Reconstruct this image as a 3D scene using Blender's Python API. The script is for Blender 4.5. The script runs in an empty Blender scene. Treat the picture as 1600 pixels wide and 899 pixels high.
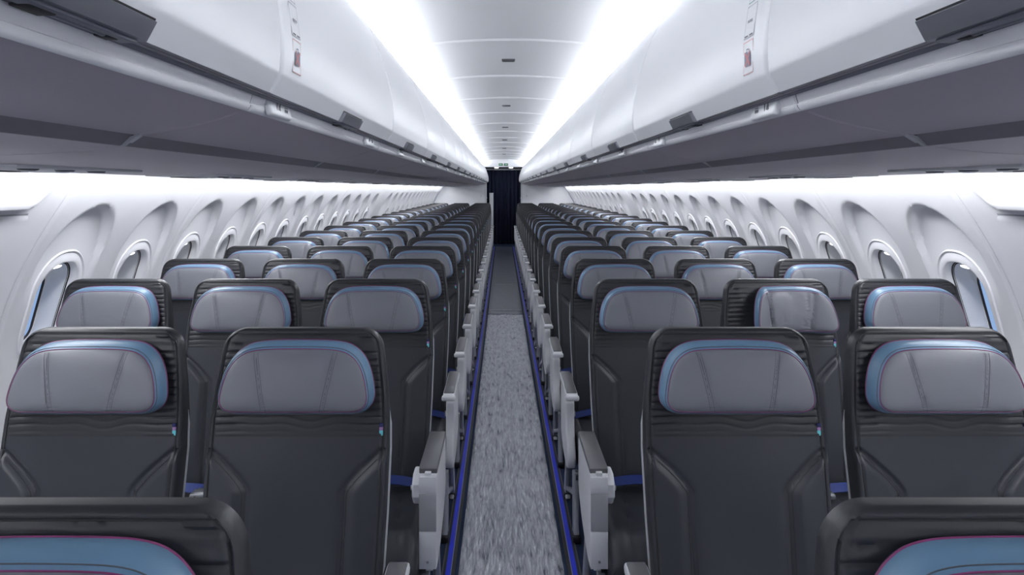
import bpy, bmesh, math, random
import numpy as np
from mathutils import Vector, Matrix

random.seed(7)
SC = bpy.context.scene
COL = SC.collection

# ------------------------------------------------------------------ camera, world, exposure
F = 24.0 / 36.0 * 1600          # focal length in pixels (frame taken as 1600 x 899)
cam_d = bpy.data.cameras.new('camera')
cam_d.lens = 24.0
cam_d.sensor_width = 36.0
cam_d.sensor_fit = 'HORIZONTAL'
cam_d.shift_x = (800.0 - 785.0) / 1600.0
cam_d.shift_y = -(449.5 - 294.5) / 1600.0
cam_d.clip_start = 0.02
cam = bpy.data.objects.new('camera', cam_d)
COL.objects.link(cam)
cam.location = (-0.035, 0.0, 1.5)
cam.rotation_euler = (math.radians(90), 0, 0)
SC.camera = cam

world = bpy.data.worlds.new('world')
SC.world = world
world.use_nodes = True
world.node_tree.nodes['Background'].inputs[0].default_value = (0.42, 0.60, 0.95, 1)
world.node_tree.nodes['Background'].inputs[1].default_value = 0.65

SC.view_settings.view_transform = 'Standard'
SC.view_settings.look = 'None'
SC.view_settings.exposure = 0.2
SC.view_settings.gamma = 1.0
SC.view_settings.use_curve_mapping = False
SC.cycles.use_denoising = True
SC.cycles.max_bounces = 10
SC.cycles.diffuse_bounces = 6
SC.cycles.sample_clamp_indirect = 6.0

COVE_POWER = 30.0
WALL_POWER = 31.0
LAMP_COL = (0.95, 0.97, 1.0)

# ------------------------------------------------------------------ main dimensions
BAY = 1.107
BIN0 = 0.003
N_BIN = 16
Y_END = BIN0 + BAY * N_BIN      # bulkhead at the far end of the cabin
Y_NEAR = BIN0 - 2 * BAY         # cabin shell runs on behind the viewpoint
SEAM0 = 2.47                    # first sidewall seam
CEIL_SEAM0 = 3.47
ROWS = [0.756, 1.722, 2.657] + [3.42 + 0.768 * i for i in range(18)]
SEAT_X = (0.527, 1.035, 1.539)
Z_TOP = 1.145

# ------------------------------------------------------------------ materials
def mat(name, col, rough=0.5, metal=0.0, emit=None, strength=0.0, noise=None, coat=0.0, spec=None, var=None):
    m = bpy.data.materials.new(name)
    m.use_nodes = True
    nt = m.node_tree
    b = nt.nodes['Principled BSDF']
    b.inputs['Base Color'].default_value = (*col, 1)
    b.inputs['Roughness'].default_value = rough
    b.inputs['Metallic'].default_value = metal
    if coat:
        b.inputs['Coat Weight'].default_value = coat
        b.inputs['Coat Roughness'].default_value = 0.15
    if spec is not None:
        b.inputs['Specular IOR Level'].default_value = spec
    if emit:
        b.inputs['Emission Color'].default_value = (*emit, 1)
        b.inputs['Emission Strength'].default_value = strength
    if noise or var:
        tc = nt.nodes.new('ShaderNodeTexCoord')
    if noise:
        scale, st, dist = noise
        n = nt.nodes.new('ShaderNodeTexNoise')
        n.inputs['Scale'].default_value = scale
        n.inputs['Detail'].default_value = 3
        bp = nt.nodes.new('ShaderNodeBump')
        bp.inputs['Strength'].default_value = st
        bp.inputs['Distance'].default_value = dist
        nt.links.new(tc.outputs['Object'], n.inputs['Vector'])
        nt.links.new(n.outputs['Fac'], bp.inputs['Height'])
        nt.links.new(bp.outputs['Normal'], b.inputs['Normal'])
    if var:
        sc, col2 = var
        n2 = nt.nodes.new('ShaderNodeTexNoise')
        n2.inputs['Scale'].default_value = sc
        n2.inputs['Detail'].default_value = 4
        mx = nt.nodes.new('ShaderNodeMix')
        mx.data_type = 'RGBA'
        mx.inputs[6].default_value = (*col, 1)
        mx.inputs[7].default_value = (*col2, 1)
        nt.links.new(tc.outputs['Object'], n2.inputs['Vector'])
        nt.links.new(n2.outputs['Fac'], mx.inputs[0])
        nt.links.new(mx.outputs[2], b.inputs['Base Color'])
    return m

M = {}
M['white'] = mat('white_plastic', (0.80, 0.81, 0.835), 0.38)
M['bin_white'] = mat('bin_white_plastic', (0.80, 0.81, 0.83), 0.32)
M['rail'] = mat('rail_white_plastic', (0.93, 0.935, 0.95), 0.32)
M['ceiling'] = mat('ceiling_white', (0.57, 0.58, 0.60), 0.45)
M['wall'] = mat('sidewall_plastic', (0.80, 0.80, 0.83), 0.42)
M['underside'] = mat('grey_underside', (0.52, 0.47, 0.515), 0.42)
M['groove'] = mat('dark_groove', (0.07, 0.07, 0.085), 0.4)
M['slate'] = mat('slate_strip', (0.16, 0.165, 0.20), 0.35)
M['mauve'] = mat('mauve_strip', (0.24, 0.225, 0.25), 0.4)
M['handle'] = mat('dark_satin_handle', (0.33, 0.34, 0.375), 0.34, 0.8)
M['black'] = mat('black_plastic', (0.01, 0.01, 0.012), 0.5)
M['leather'] = mat('dark_grey_leather', (0.024, 0.027, 0.034), 0.38, noise=(420, 0.18, 0.0006), spec=0.45)
M['leather_quilt'] = mat('quilted_dark_leather', (0.020, 0.0215, 0.026), 0.42, noise=(420, 0.18, 0.0006), spec=0.45)
M['thread'] = mat('black_thread', (0.008, 0.009, 0.011), 0.6)
M['pad'] = mat('grey_leather', (0.150, 0.158, 0.182), 0.42, noise=(380, 0.15, 0.0006))
M['blue_pad'] = mat('steel_blue_leather', (0.105, 0.195, 0.295), 0.38, noise=(380, 0.12, 0.0005))
M['pad_thread'] = mat('grey_thread', (0.075, 0.08, 0.095), 0.6)
M['piping'] = mat('magenta_piping', (0.19, 0.035, 0.12), 0.45)
M['shell'] = mat('seat_shell_plastic', (0.62, 0.63, 0.65), 0.4)
M['arm_white'] = mat('armrest_plastic', (0.76, 0.77, 0.80), 0.4)
M['arm_grey'] = mat('armrest_grey_panel', (0.36, 0.365, 0.39), 0.42)
M['arm_pad'] = mat('armrest_pad', (0.115, 0.115, 0.125), 0.36)
M['belt'] = mat('blue_webbing', (0.006, 0.021, 0.135), 0.55, noise=(900, 0.3, 0.0006))
M['steel'] = mat('brushed_steel', (0.62, 0.63, 0.65), 0.28, 1.0)
M['frame'] = mat('dark_frame_metal', (0.06, 0.065, 0.075), 0.45, 0.4)
M['leg'] = mat('silver_leg', (0.42, 0.43, 0.46), 0.35, 0.8)
M['tag_navy'] = mat('tag_navy', (0.012, 0.015, 0.10), 0.6)
M['tag_pink'] = mat('tag_violet', (0.36, 0.20, 0.42), 0.6)
M['tag_teal'] = mat('tag_teal', (0.14, 0.58, 0.62), 0.6)
M['carpet'] = mat('navy_carpet', (0.006, 0.016, 0.05), 0.95, noise=(260, 0.9, 0.004), var=(160, (0.014, 0.032, 0.085)))
M['track_blue'] = mat('blue_floor_strip', (0.012, 0.030, 0.62), 0.28)
M['track_black'] = mat('black_strip_edge', (0.008, 0.009, 0.012), 0.4)
M['track_line'] = mat('thin_silver_line', (0.35, 0.35, 0.40), 0.4)
M['tape'] = mat('white_tape', (0.55, 0.57, 0.62), 0.35)
M['lamp'] = mat('lamp_white', (0.9, 0.9, 0.9), 0.5, emit=LAMP_COL, strength=COVE_POWER)
M['lamp_wall'] = mat('wall_lamp_white', (0.9, 0.9, 0.9), 0.5, emit=LAMP_COL, strength=WALL_POWER)
M['lamp_small'] = mat('small_lamp_lens', (0.9, 0.9, 0.9), 0.5, emit=(1, 1, 1), strength=5.0)
M['sign_green'] = mat('exit_sign_green', (0.004, 0.075, 0.028), 0.4, emit=(0.01, 0.20, 0.07), strength=0.12)
M['sign_white'] = mat('exit_sign_white', (0.8, 0.9, 0.85), 0.4, emit=(0.7, 0.95, 0.85), strength=0.35)
M['curtain'] = mat('navy_curtain_cloth', (0.004, 0.009, 0.032), 0.85, noise=(300, 0.3, 0.001))
M['ink'] = mat('dark_ink', (0.06, 0.065, 0.08), 0.5)
M['ink_light'] = mat('pale_ink', (0.40, 0.41, 0.45), 0.5)
M['paper'] = mat('sticker_white', (0.80, 0.81, 0.83), 0.4)
M['red_ink'] = mat('sticker_red', (0.42, 0.10, 0.10), 0.5)
M['red_pale'] = mat('sticker_pale_red', (0.62, 0.36, 0.36), 0.5)
M['yellow'] = mat('sticker_yellow', (0.80, 0.60, 0.02), 0.5)
M['green'] = mat('sticker_green', (0.03, 0.28, 0.20), 0.5)
M['bag'] = mat('sticker_bag_blue', (0.12, 0.13, 0.20), 0.5)
M['shade'] = mat('window_shade_white', (0.78, 0.78, 0.80), 0.5)
M['dark_gap'] = mat('window_dark_seal', (0.035, 0.03, 0.035), 0.5)

def glass_mat():
    m = bpy.data.materials.new('window_glass')
    m.use_nodes = True
    b = m.node_tree.nodes['Principled BSDF']
    b.inputs['Base Color'].default_value = (0.9, 0.95, 1, 1)
    b.inputs['Roughness'].default_value = 0.05
    b.inputs['Transmission Weight'].default_value = 1.0
    b.inputs['IOR'].default_value = 1.02
    return m
M['glass'] = glass_mat()

def film_mat(name, dark, light, rough, scale, strength, dist, yscale, metal=0.0):
    m = bpy.data.materials.new(name)
    m.use_nodes = True
    nt = m.node_tree
    b = nt.nodes['Principled BSDF']
    b.inputs['Roughness'].default_value = rough
    tc = nt.nodes.new('ShaderNodeTexCoord')
    mp = nt.nodes.new('ShaderNodeMapping')
    mp.inputs['Scale'].default_value = (1, yscale, 1)
    n = nt.nodes.new('ShaderNodeTexNoise')
    n.inputs['Scale'].default_value = scale
    n.inputs['Detail'].default_value = 5
    n.inputs['Roughness'].default_value = 0.62
    n.inputs['Distortion'].default_value = 0.9
    n3 = nt.nodes.new('ShaderNodeTexNoise')
    n3.inputs['Scale'].default_value = scale * 0.22
    n3.inputs['Detail'].default_value = 3
    add = nt.nodes.new('ShaderNodeMath'); add.operation = 'MULTIPLY_ADD'
    add.inputs[1].default_value = 1.2
    bp = nt.nodes.new('ShaderNodeBump')
    bp.inputs['Strength'].default_value = strength
    bp.inputs['Distance'].default_value = dist
    n2 = nt.nodes.new('ShaderNodeTexNoise')
    n2.inputs['Scale'].default_value = scale * 0.6
    n2.inputs['Detail'].default_value = 4
    cr = nt.nodes.new('ShaderNodeValToRGB')
    el = cr.color_ramp.elements.new(0.36)
    el.color = (*[a * 0.45 + b * 0.55 for a, b in zip(dark, light)], 1)
    cr.color_ramp.elements[0].position = 0.29
    cr.color_ramp.elements[0].color = (*dark, 1)
    cr.color_ramp.elements[2].position = 0.60
    cr.color_ramp.elements[2].color = (*light, 1)
    b.inputs['Metallic'].default_value = metal
    L = nt.links.new
    L(tc.outputs['Object'], mp.inputs['Vector'])
    L(mp.outputs['Vector'], n.inputs['Vector'])
    L(mp.outputs['Vector'], n2.inputs['Vector'])
    L(mp.outputs['Vector'], n3.inputs['Vector'])
    L(n3.outputs['Fac'], add.inputs[0])
    L(n.outputs['Fac'], add.inputs[2])
    L(add.outputs[0], bp.inputs['Height'])
    L(bp.outputs['Normal'], b.inputs['Normal'])
    L(n2.outputs['Fac'], cr.inputs['Fac'])
    L(cr.outputs['Color'], b.inputs['Base Color'])
    return m
M['film'] = film_mat('crinkled_floor_film', (0.20, 0.21, 0.26), (0.90, 0.92, 0.99), 0.25, 85, 1.0, 0.0065, 0.18, 0.80)
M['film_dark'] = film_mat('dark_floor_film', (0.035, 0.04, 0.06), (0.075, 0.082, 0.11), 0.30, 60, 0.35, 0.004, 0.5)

# ------------------------------------------------------------------ helpers
class MB:
    """collects vertices, faces and material slots; build() links them as one mesh object"""
    def __init__(s):
        s.v, s.f, s.m, s.mats = [], [], [], []
    def slot(s, m):
        m = M[m] if isinstance(m, str) else m
        if m not in s.mats:
            s.mats.append(m)
        return s.mats.index(m)
    def add(s, vs, fs, m):
        k = s.slot(m)
        o = len(s.v)
        s.v.extend([tuple(p) for p in vs])
        for f in fs:
            s.f.append(tuple(i + o for i in f))
            s.m.append(k)
    def grid(s, rows, m, close_u=False, flip=False):
        n, k = len(rows), len(rows[0])
        vs = [p for r in rows for p in r]
        fs = []
        for i in range(n - 1):
            for j in range(k if close_u else k - 1):
                a, b = i * k + j, i * k + (j + 1) % k
                c, d = (i + 1) * k + (j + 1) % k, (i + 1) * k + j
                fs.append((a, d, c, b) if flip else (a, b, c, d))
        s.add(vs, fs, m)
    def loops(s, rings, m, cap0=False, cap1=False):
        k = len(rings[0])
        s.grid(rings, m, close_u=True)
        if cap0: s.add(rings[0], [tuple(range(k))], m)
        if cap1: s.add(rings[-1], [tuple(range(k))], m)
    def tube(s, path, r, m, n=8, closed=False, caps=True):
        P = [Vector(p) for p in path]
        N = len(P)
        rings = []
        up = None
        for i in range(N):
            a = P[i - 1] if (i > 0 or closed) else P[i]
            b = P[(i + 1) % N] if (i < N - 1 or closed) else P[i]
            t = (b - a).normalized()
            if up is None:
                up = Vector((0, 0, 1)) if abs(t.z) < 0.9 else Vector((0, 1, 0))
            sd = t.cross(up).normalized()
            up = sd.cross(t).normalized()
            rr = r[i] if isinstance(r, (list, tuple)) else r
            rings.append([P[i] + (sd * math.cos(q * 2 * math.pi / n) + up * math.sin(q * 2 * math.pi / n)) * rr for q in range(n)])
        if closed:
            rings.append(rings[0])
        s.grid(rings, m, close_u=True)
        if caps and not closed:
            s.add(rings[0], [tuple(range(n))], m)
            s.add(rings[-1], [tuple(range(n))], m)
    def box(s, c, size, m, bev=0.0, seg=2, rot=None):
        bm = bmesh.new()
        bmesh.ops.create_cube(bm, size=1.0)
        for v in bm.verts:
            v.co = Vector((v.co.x * size[0], v.co.y * size[1], v.co.z * size[2]))
        if bev > 0:
            bmesh.ops.bevel(bm, geom=bm.edges[:], offset=bev, segments=seg, profile=0.5, affect='EDGES')
        s.frombm(bm, m, c, rot)
    def frombm(s, bm, m, c=(0, 0, 0), rot=None):
        R = Matrix.Rotation(rot[0], 3, rot[1]) if rot else Matrix.Identity(3)
        bm.verts.index_update()
        vs = [R @ v.co + Vector(c) for v in bm.verts]
        fs = [tuple(v.index for v in f.verts) for f in bm.faces]
        s.add(vs, fs, m)
        bm.free()
    def prism(s, poly, plane, a0, a1, m, bev=0.0, seg=2):
        """poly in the plane ('yz' extruded along x, 'xz' along y, 'xy' along z), from a0 to a1"""
        def p3(p, a):
            return {'yz': (a, p[0], p[1]), 'xz': (p[0], a, p[1]), 'xy': (p[0], p[1], a)}[plane]
        bm = bmesh.new()
        A = [bm.verts.new(p3(p, a0)) for p in poly]
        B = [bm.verts.new(p3(p, a1)) for p in poly]
        n = len(poly)
        fa = bm.faces.new(A)
        fb = bm.faces.new(B[::-1])
        for i in range(n):
            bm.faces.new((A[i], B[i], B[(i + 1) % n], A[(i + 1) % n]))
        bmesh.ops.recalc_face_normals(bm, faces=bm.faces[:])
        if bev > 0:
            es = list(set(list(fa.edges) + list(fb.edges)))
            bmesh.ops.bevel(bm, geom=es, offset=bev, segments=seg, profile=0.5, affect='EDGES')
        s.frombm(bm, m)
    def ribbon(s, path, nrm, w, m):
        P = [Vector(p) for p in path]
        N = len(P)
        L, R = [], []
        for i in range(N):
            t = (P[min(i + 1, N - 1)] - P[max(i - 1, 0)]).normalized()
            sd = t.cross(Vector(nrm)).normalized() * (w / 2)
            L.append(P[i] - sd); R.append(P[i] + sd)
        s.grid([L, R], m)
    def mesh(s, name, sharp=38):
        me = bpy.data.meshes.new(name)
        me.from_pydata(s.v, [], s.f)
        for m in s.mats:
            me.materials.append(m)
        me.polygons.foreach_set('material_index', s.m)
        bm = bmesh.new()
        bm.from_mesh(me)
        bmesh.ops.remove_doubles(bm, verts=bm.verts[:], dist=1e-6)
        bmesh.ops.recalc_face_normals(bm, faces=bm.faces[:])
        bm.to_mesh(me)
        bm.free()
        me.shade_smooth()
        me.set_sharp_from_angle(angle=math.radians(sharp))
        return me
    def build(s, name, parent=None, sharp=38):
        o = bpy.data.objects.new(name, s.mesh(name, sharp))
        COL.objects.link(o)
        if parent is not None:
            o.parent = parent
        return o

def empty(name, loc=(0, 0, 0)):
    o = bpy.data.objects.new(name, None)
    o.empty_display_size = 0.1
    COL.objects.link(o)
    o.location = loc
    return o

def tag(o, label, cat, group=None, kind=None):
    if label: o['label'] = label
    if cat: o['category'] = cat
    if group: o['group'] = group
    if kind: o['kind'] = kind
    return o

def struct(o):
    o['kind'] = 'structure'
    return o

CH = {}
def children(o):
    return [c for c in bpy.data.objects if c.parent == o]

def copy_tree(src, parent=None, cache={}):
    """copies a thing with its parts and their sub-parts (mesh data shared)"""
    if src.name not in cache:
        cache[src.name] = [(c, children(c)) for c in children(src)]
    r = src.copy()
    COL.objects.link(r)
    for c, subs in cache[src.name]:
        k = c.copy()
        COL.objects.link(k)
        k.parent = r
        for g in subs:
            d = g.copy()
            COL.objects.link(d)
            d.parent = k
    return r

def smooth(a, b, x):
    t = min(1.0, max(0.0, (x - a) / (b - a)))
    return t * t * (3 - 2 * t)

def interp(x, xs, ys):
    return float(np.interp(x, xs, ys))

# ------------------------------------------------------------------ floor
mb = MB()
NX, NY = 2, 40
mb.grid([[(-1.82 + 3.64 * i / NX, Y_NEAR + (19.3 - Y_NEAR) * j / NY, 0) for i in range(NX + 1)] for j in range(NY + 1)], 'carpet')
struct(mb.build('floor'))

def floor_strip(sx, n):
    mb = MB()
    x = sx * 0.247
    for (dx, w, z0, h, m) in ((0, 0.052, 0.0, 0.004, 'track_black'), (0, 0.019, 0.003, 0.004, 'track_blue'),
                              (-sx * 0.0115, 0.0022, 0.003, 0.0042, 'track_line'), (sx * 0.022, 0.004, 0.002, 0.005, 'groove')):
        mb.box((x + dx, (Y_NEAR + 17.6) / 2, z0 + h / 2 + 0.0005), (w, 17.6 - Y_NEAR, h), m)
    o = mb.build('trim_%d' % n)
    struct(o)
floor_strip(-1, 1)
floor_strip(1, 2)

def film(name, y0, y1, hw, m, amp, n_y, n_x, label):
    mb = MB()
    rnd = random.Random(3)
    ph = [rnd.uniform(0, 6.28) for _ in range(12)]
    rows = []
    for j in range(n_y + 1):
        y = y0 + (y1 - y0) * j / n_y
        r = []
        for i in range(n_x + 1):
            u = -1 + 2 * i / n_x
            x = hw * u
            z = 0.004 + amp * (0.5 + 0.25 * math.sin(31 * x + 9 * y + ph[1]) + 0.2 * math.sin(70 * x - 17 * y + ph[2] + 2 * math.sin(5 * y))
                               + 0.15 * math.sin(23 * y + 110 * x + ph[3]))
            z += amp * 1.2 * math.exp(-((x - 0.012 * math.sin(9 * y)) / 0.012) ** 2) * (0.5 + 0.5 * math.sin(13 * y + 3 * math.sin(4.1 * y)))
            if i in (0, n_x) or j in (0, n_y):
                z = 0.0015
            r.append((x, y, z))
        rows.append(r)
    mb.grid(rows, m)
    o = mb.build(name)
    return tag(o, label, 'floor covering')
film('floor_film', -1.2, 8.10, 0.206, 'film', 0.004, 520, 40, 'crinkled clear plastic film covering the near part of the aisle floor')
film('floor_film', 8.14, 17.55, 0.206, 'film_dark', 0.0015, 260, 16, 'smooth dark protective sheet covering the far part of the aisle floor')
for (y, w, x, lab) in ((8.36, 0.39, 0.0, 'white tape line across the aisle where the crinkled film ends'),
                       (10.62, 0.27, 0.0, 'white tape line across the dark sheet further down the aisle')):
    mb = MB()
    for q in range(24):
        xa = x - w / 2 + w * q / 24
        mb.box((xa + w / 48, y + 0.003 * math.sin(q * 2.1), 0.008), (w / 24 + 0.001, 0.026 + 0.006 * math.sin(q * 1.3), 0.002), 'tape')
    tag(mb.build('floor_tape'), lab, 'tape')
# loose blue cord end by the left floor strip
mb = MB()
yb = 9.55
mb.tube([(-0.262, yb, 0.012), (-0.285, yb - 0.03, 0.05), (-0.305, yb + 0.02, 0.10), (-0.33, yb + 0.05, 0.16)], 0.006, 'belt', 8)
mb.tube([(-0.285, yb - 0.03, 0.05), (-0.265, yb - 0.05, 0.085), (-0.24, yb - 0.02, 0.12)], 0.005, 'belt', 8)
tag(mb.build('cord_end'), 'small loose blue cord end beside the left floor strip', 'cord')

# ------------------------------------------------------------------ ceiling
def ceil_z(x):
    a = abs(x)
    z = 2.26 - 0.045 * (a / 0.57) ** 2
    if a > 0.57:
        z = 2.26 - 0.045 - 0.158 * (a - 0.57) - 0.9 * (a - 0.57) ** 2
    return z
mb = MB()
xs = [-0.86 + 1.72 * i / 48 for i in range(49)]
ys = []
k = -6
while True:
    y = CEIL_SEAM0 + BAY * k
    if y > Y_END: break
    if y - 0.012 > Y_NEAR:
        ys += [(y - 0.012, 0), (y - 0.008, -0.009), (y + 0.0, -0.012), (y + 0.008, -0.009), (y + 0.012, 0)]
    k += 1
ys = [(Y_NEAR, 0)] + ys + [(Y_END + 0.7, 0)]
mb.grid([[(x, y, ceil_z(x) + dz) for x in xs] for (y, dz) in ys], 'ceiling')
struct(mb.build('ceiling', sharp=60))
# small bright joints of the cove panels beside the ceiling seams
for i in range(6):
    y = 4.03 + 2.214 * i
    mb = MB()
    mb.box((0, y, ceil_z(0) - 0.004), (0.078, 0.055, 0.008), 'groove', 0.002)
    mb.box((0, y, ceil_z(0) - 0.008), (0.066, 0.042, 0.003), 'black')
    names = ['nearest', 'second', 'third', 'fourth', 'fifth', 'farthest']
    tag(mb.build('ceiling_vent'), 'small dark slotted vent in the ceiling centre line, %s from the camera' % names[i], 'vent', 'vents along the ceiling')

# cove lights on the bin tops, shining up at the ceiling
for sx, side in ((-1, 'left'), (1, 'right')):
    root = empty('cove_light', (sx * 0.565, BIN0, 2.128))
    tag(root, 'long white cove light strip between ceiling and the %s row of overhead bins' % side, 'light')
    nb = 2 * (N_BIN + 2)
    L = (Y_END - Y_NEAR) / nb
    h = MB(); t = MB()
    y0 = Y_NEAR - BIN0
    h.grid([[(-sx * 0.008, y, -0.032), (-sx * 0.012, y, -0.002), (sx * 0.05, y, -0.002), (sx * 0.05, y, -0.032)] for y in (y0, Y_END - BIN0)], 'white')
    for i in range(nb):
        ya, yb = y0 + L * i + 0.006, y0 + L * (i + 1) - 0.006
        t.grid([[(sx * q[0], ya, q[1]), (sx * q[0], yb, q[1])] for q in ((-0.011, -0.006), (-0.012, 0.006), (-0.006, 0.012), (0.045, 0.012))], 'lamp')
    h.build('housing', root)
    t.build('light_tube', root)

# ------------------------------------------------------------------ sidewalls
WZ = [1.560, 1.43, 1.29, 1.14, 1.01, 0.85, 0.65, 0.40, 0.15, 0.0]
WX = [1.552, 1.642, 1.730, 1.805, 1.853, 1.888, 1.902, 1.886, 1.845, 1.805]
WP = np.polyfit(WZ, WX, 5)
def wall_x(z):
    return float(np.polyval(WP, z))
def wall_n(z):
    dx = (wall_x(z + 0.005) - wall_x(z - 0.005)) / 0.01
    n = Vector((1, 0, -dx)).normalized()      # outward (away from the cabin)
    return n
def wall_p(sx, y, z, off=0.0):
    n = wall_n(z)
    return (sx * (wall_x(z) + n.x * off), y, z + n.z * off)

WIN_C = (0.28, 0.833)      # window centres inside a two-window panel
WIN_Z, WIN_HW, WIN_HH = 1.015, 0.158, 0.225
def rr_outline(hw, hh, r, n=48):
    """rounded-rectangle outline, n points, (dy, dz)"""
    r = min(r, hw, hh)
    pts = []
    q = n // 4
    for c, (cx, cz) in enumerate(((hw - r, hh - r), (-(hw - r), hh - r), (-(hw - r), -(hh - r)), (hw - r, -(hh - r)))):
        for i in range(q):
            a = math.pi / 2 * (c + i / (q - 1))
            pts.append((cx + r * math.cos(a), cz + r * math.sin(a)))
    return pts
def in_rr(dy, dz, hw, hh, r):
    ax, az = abs(dy) - (hw - r), abs(dz) - (hh - r)
    if ax <= 0 or az <= 0:
        return abs(dy) < hw and abs(dz) < hh
    return ax * ax + az * az < r * r

def scallop(dy, z):
    """depth of the sculpted arch above a window"""
    if z > 1.20:
        e = 1 - math.sqrt((dy / 0.205) ** 2 + ((z - 1.20) / 0.235) ** 2)
    else:
        e = 1 - abs(dy) / 0.205
    s_ = smooth(0.0, 0.13, e)
    return 0.038 * s_ * smooth(1.02, 1.37, z)

def wall_panel(sx, windows, scallops, scoop=False, length=BAY):
    mb = MB()
    ny = int(length / 0.0113)
    zs = [1.560 - 0.0113 * i for i in range(74)]
    zs = [z for z in zs if z > 0.74] + [0.70, 0.6, 0.5, 0.4, 0.3, 0.2, 0.1, 0.0]
    yy = [0.0, 0.0025, 0.006] + [0.012 + (length - 0.024) * i / ny for i in range(ny + 1)] + [length - 0.006, length - 0.0025, length]
    rows, keep = [], []
    for z in zs:
        r = []
        for y in yy:
            off = 0.0
            e = min(y, length - y)
            if e < 0.012:
                off += 0.007 * (1 - smooth(0, 0.012, e))
            off -= 0.006 * math.exp(-((e - 0.02) / 0.03) ** 2)
            for c in scallops:
                off += scallop(y - c, z)
            if scoop:
                w = smooth(0.045, 0.11, length - y) if True else 1
                if z < 1.535 and z > 1.425:
                    t = (1.535 - z) / 0.11
                    prof = smooth(0.05, 0.72, t) * (1 - smooth(0.78, 1.0, t))
                    off -= 0.030 * prof * smooth(0.05 + 0.09 * t, 0.11 + 0.12 * t, length - y)
            r.append(wall_p(sx, y, z, off))
        rows.append(r)
    k = len(yy)
    vs = [p for r in rows for p in r]
    fs = []
    for i in range(len(zs) - 1):
        zc = (zs[i] + zs[i + 1]) / 2
        for j in range(k - 1):
            yc = (yy[j] + yy[j + 1]) / 2
            if any(in_rr(yc - c, zc - WIN_Z, WIN_HW - 0.010, WIN_HH - 0.010, 0.135) for c in windows):
                continue
            a, b = i * k + j, i * k + j + 1
            fs.append((a, b, b + k, a + k))
    mb.add(vs, fs, 'wall')
    # slim closing strip in the joint at the near edge of the panel
    mb.grid([[wall_p(sx, y, z, o_) for (y, o_) in ((-0.0055, 0.008), (-0.0042, -0.003), (0, -0.0055), (0.0042, -0.003), (0.0055, 0.008))] for z in zs], 'wall')
    return mb.mesh('wall_panel')

def window_meshes(sx):
    C = WIN_Z
    def ring(inset, off, r=0.145):
        return [wall_p(sx, dy, C + dz, off + scallop(dy, C + dz) * (1 - smooth(0.011, 0.052, inset))) for dy, dz in rr_outline(WIN_HW - inset, WIN_HH - inset, max(0.02, r - inset))]
    fr = MB()
    spec = [(0.0, 0.012), (0.0, -0.001), (0.0012, -0.0045), (0.004, -0.006), (0.007, -0.0045), (0.011, -0.0015), (0.022, -0.0008), (0.034, 0.002), (0.041, 0.007), (0.046, 0.015), (0.050, 0.025), (0.052, 0.033)]
    fr.loops([ring(a, b) for a, b in spec], 'wall')
    # inner lining, set back behind a dark seal
    seal = MB()
    seal.loops([ring(0.0508, 0.030), ring(0.052, 0.039), ring(0.060, 0.039)], 'dark_gap')
    def ring2(hw, hh, off, r, cz=C):
        return [wall_p(sx, dy, cz + dz, off) for dy, dz in rr_outline(hw, hh, r)]
    lin = MB()
    PW, PH, PC = 0.083, 0.125, C - 0.028
    lin.loops([ring(0.0555, 0.037), ring(0.058, 0.050), ring(0.062, 0.078), ring(0.066, 0.095), ring2(PW + 0.006, PH + 0.006, 0.108, 0.06, PC), ring2(PW + 0.002, PH + 0.002, 0.109, 0.058, PC)], 'white')
    lin.loops([ring2(PW + 0.002, PH + 0.002, 0.109, 0.058, PC), ring2(PW - 0.002, PH - 0.002, 0.112, 0.054, PC), ring2(PW - 0.003, PH - 0.003, 0.117, 0.05, PC)], 'dark_gap')
    gl = MB()
    a = ring2(PW, PH, 0.1165, 0.055, PC)
    b = ring2(PW, PH, 0.119, 0.055, PC)
    gl.loops([a, b], 'glass', True, True)
    def shade(frac):
        sh = MB()
        o = [(dy, dz) for dy, dz in rr_outline(PW - 0.004, PH - 0.004, 0.05)]
        cut = (PH - 0.004) - 2 * (PH - 0.004) * frac
        poly = []
        for i in range(len(o)):
            p, q = o[i], o[(i + 1) % len(o)]
            if p[1] >= cut: poly.append(p)
            if (p[1] - cut) * (q[1] - cut) < 0:
                t = (cut - p[1]) / (q[1] - p[1])
                poly.append((p[0] + t * (q[0] - p[0]), cut))
        n = len(poly)
        A = [wall_p(sx, dy, PC + dz, 0.1125) for dy, dz in poly]
        B = [wall_p(sx, dy, PC + dz, 0.1150) for dy, dz in poly]
        sh.add(A, [tuple(range(n))], 'shade')
        sh.add(B, [tuple(range(n))], 'shade')
        sh.loops([A, B], 'shade')
        zc = PC + cut + 0.012
        sh.grid([[wall_p(sx, y, z, off) for y in (-0.05, 0.05)] for (z, off) in ((zc - 0.006, 0.1125), (zc - 0.004, 0.107), (zc + 0.004, 0.107), (zc + 0.006, 0.1125))], 'shade')
        return sh.mesh('window_shade')
    li = MB()
    def oval(k, cz, off, tilt):
        return [wall_p(sx, 0.030 * k * math.cos(2 * math.pi * i / 24), C + WIN_HH - cz + 0.0085 * k * math.sin(2 * math.pi * i / 24),
                       off - tilt * 0.0085 * k * math.sin(2 * math.pi * i / 24)) for i in range(24)]
    li.add(oval(1.0, 0.0735, 0.0405, 0.5), [tuple(range(24))], 'lamp_small')
    li.loops([oval(1.0, 0.0735, 0.0407, 0.5), oval(1.08, 0.0730, 0.044, 0.4), oval(1.15, 0.064, 0.062, 0.2)], 'shade')
    return {'frame': fr.mesh('window_frame'), 'seal': seal.mesh('seal'), 'lining': lin.mesh('lining'), 'pane': gl.mesh('pane'),
            'open': shade(0.07), 'half': shade(0.55), 'closed': shade(0.98), 'reveal_light': li.mesh('reveal_light')}

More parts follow.
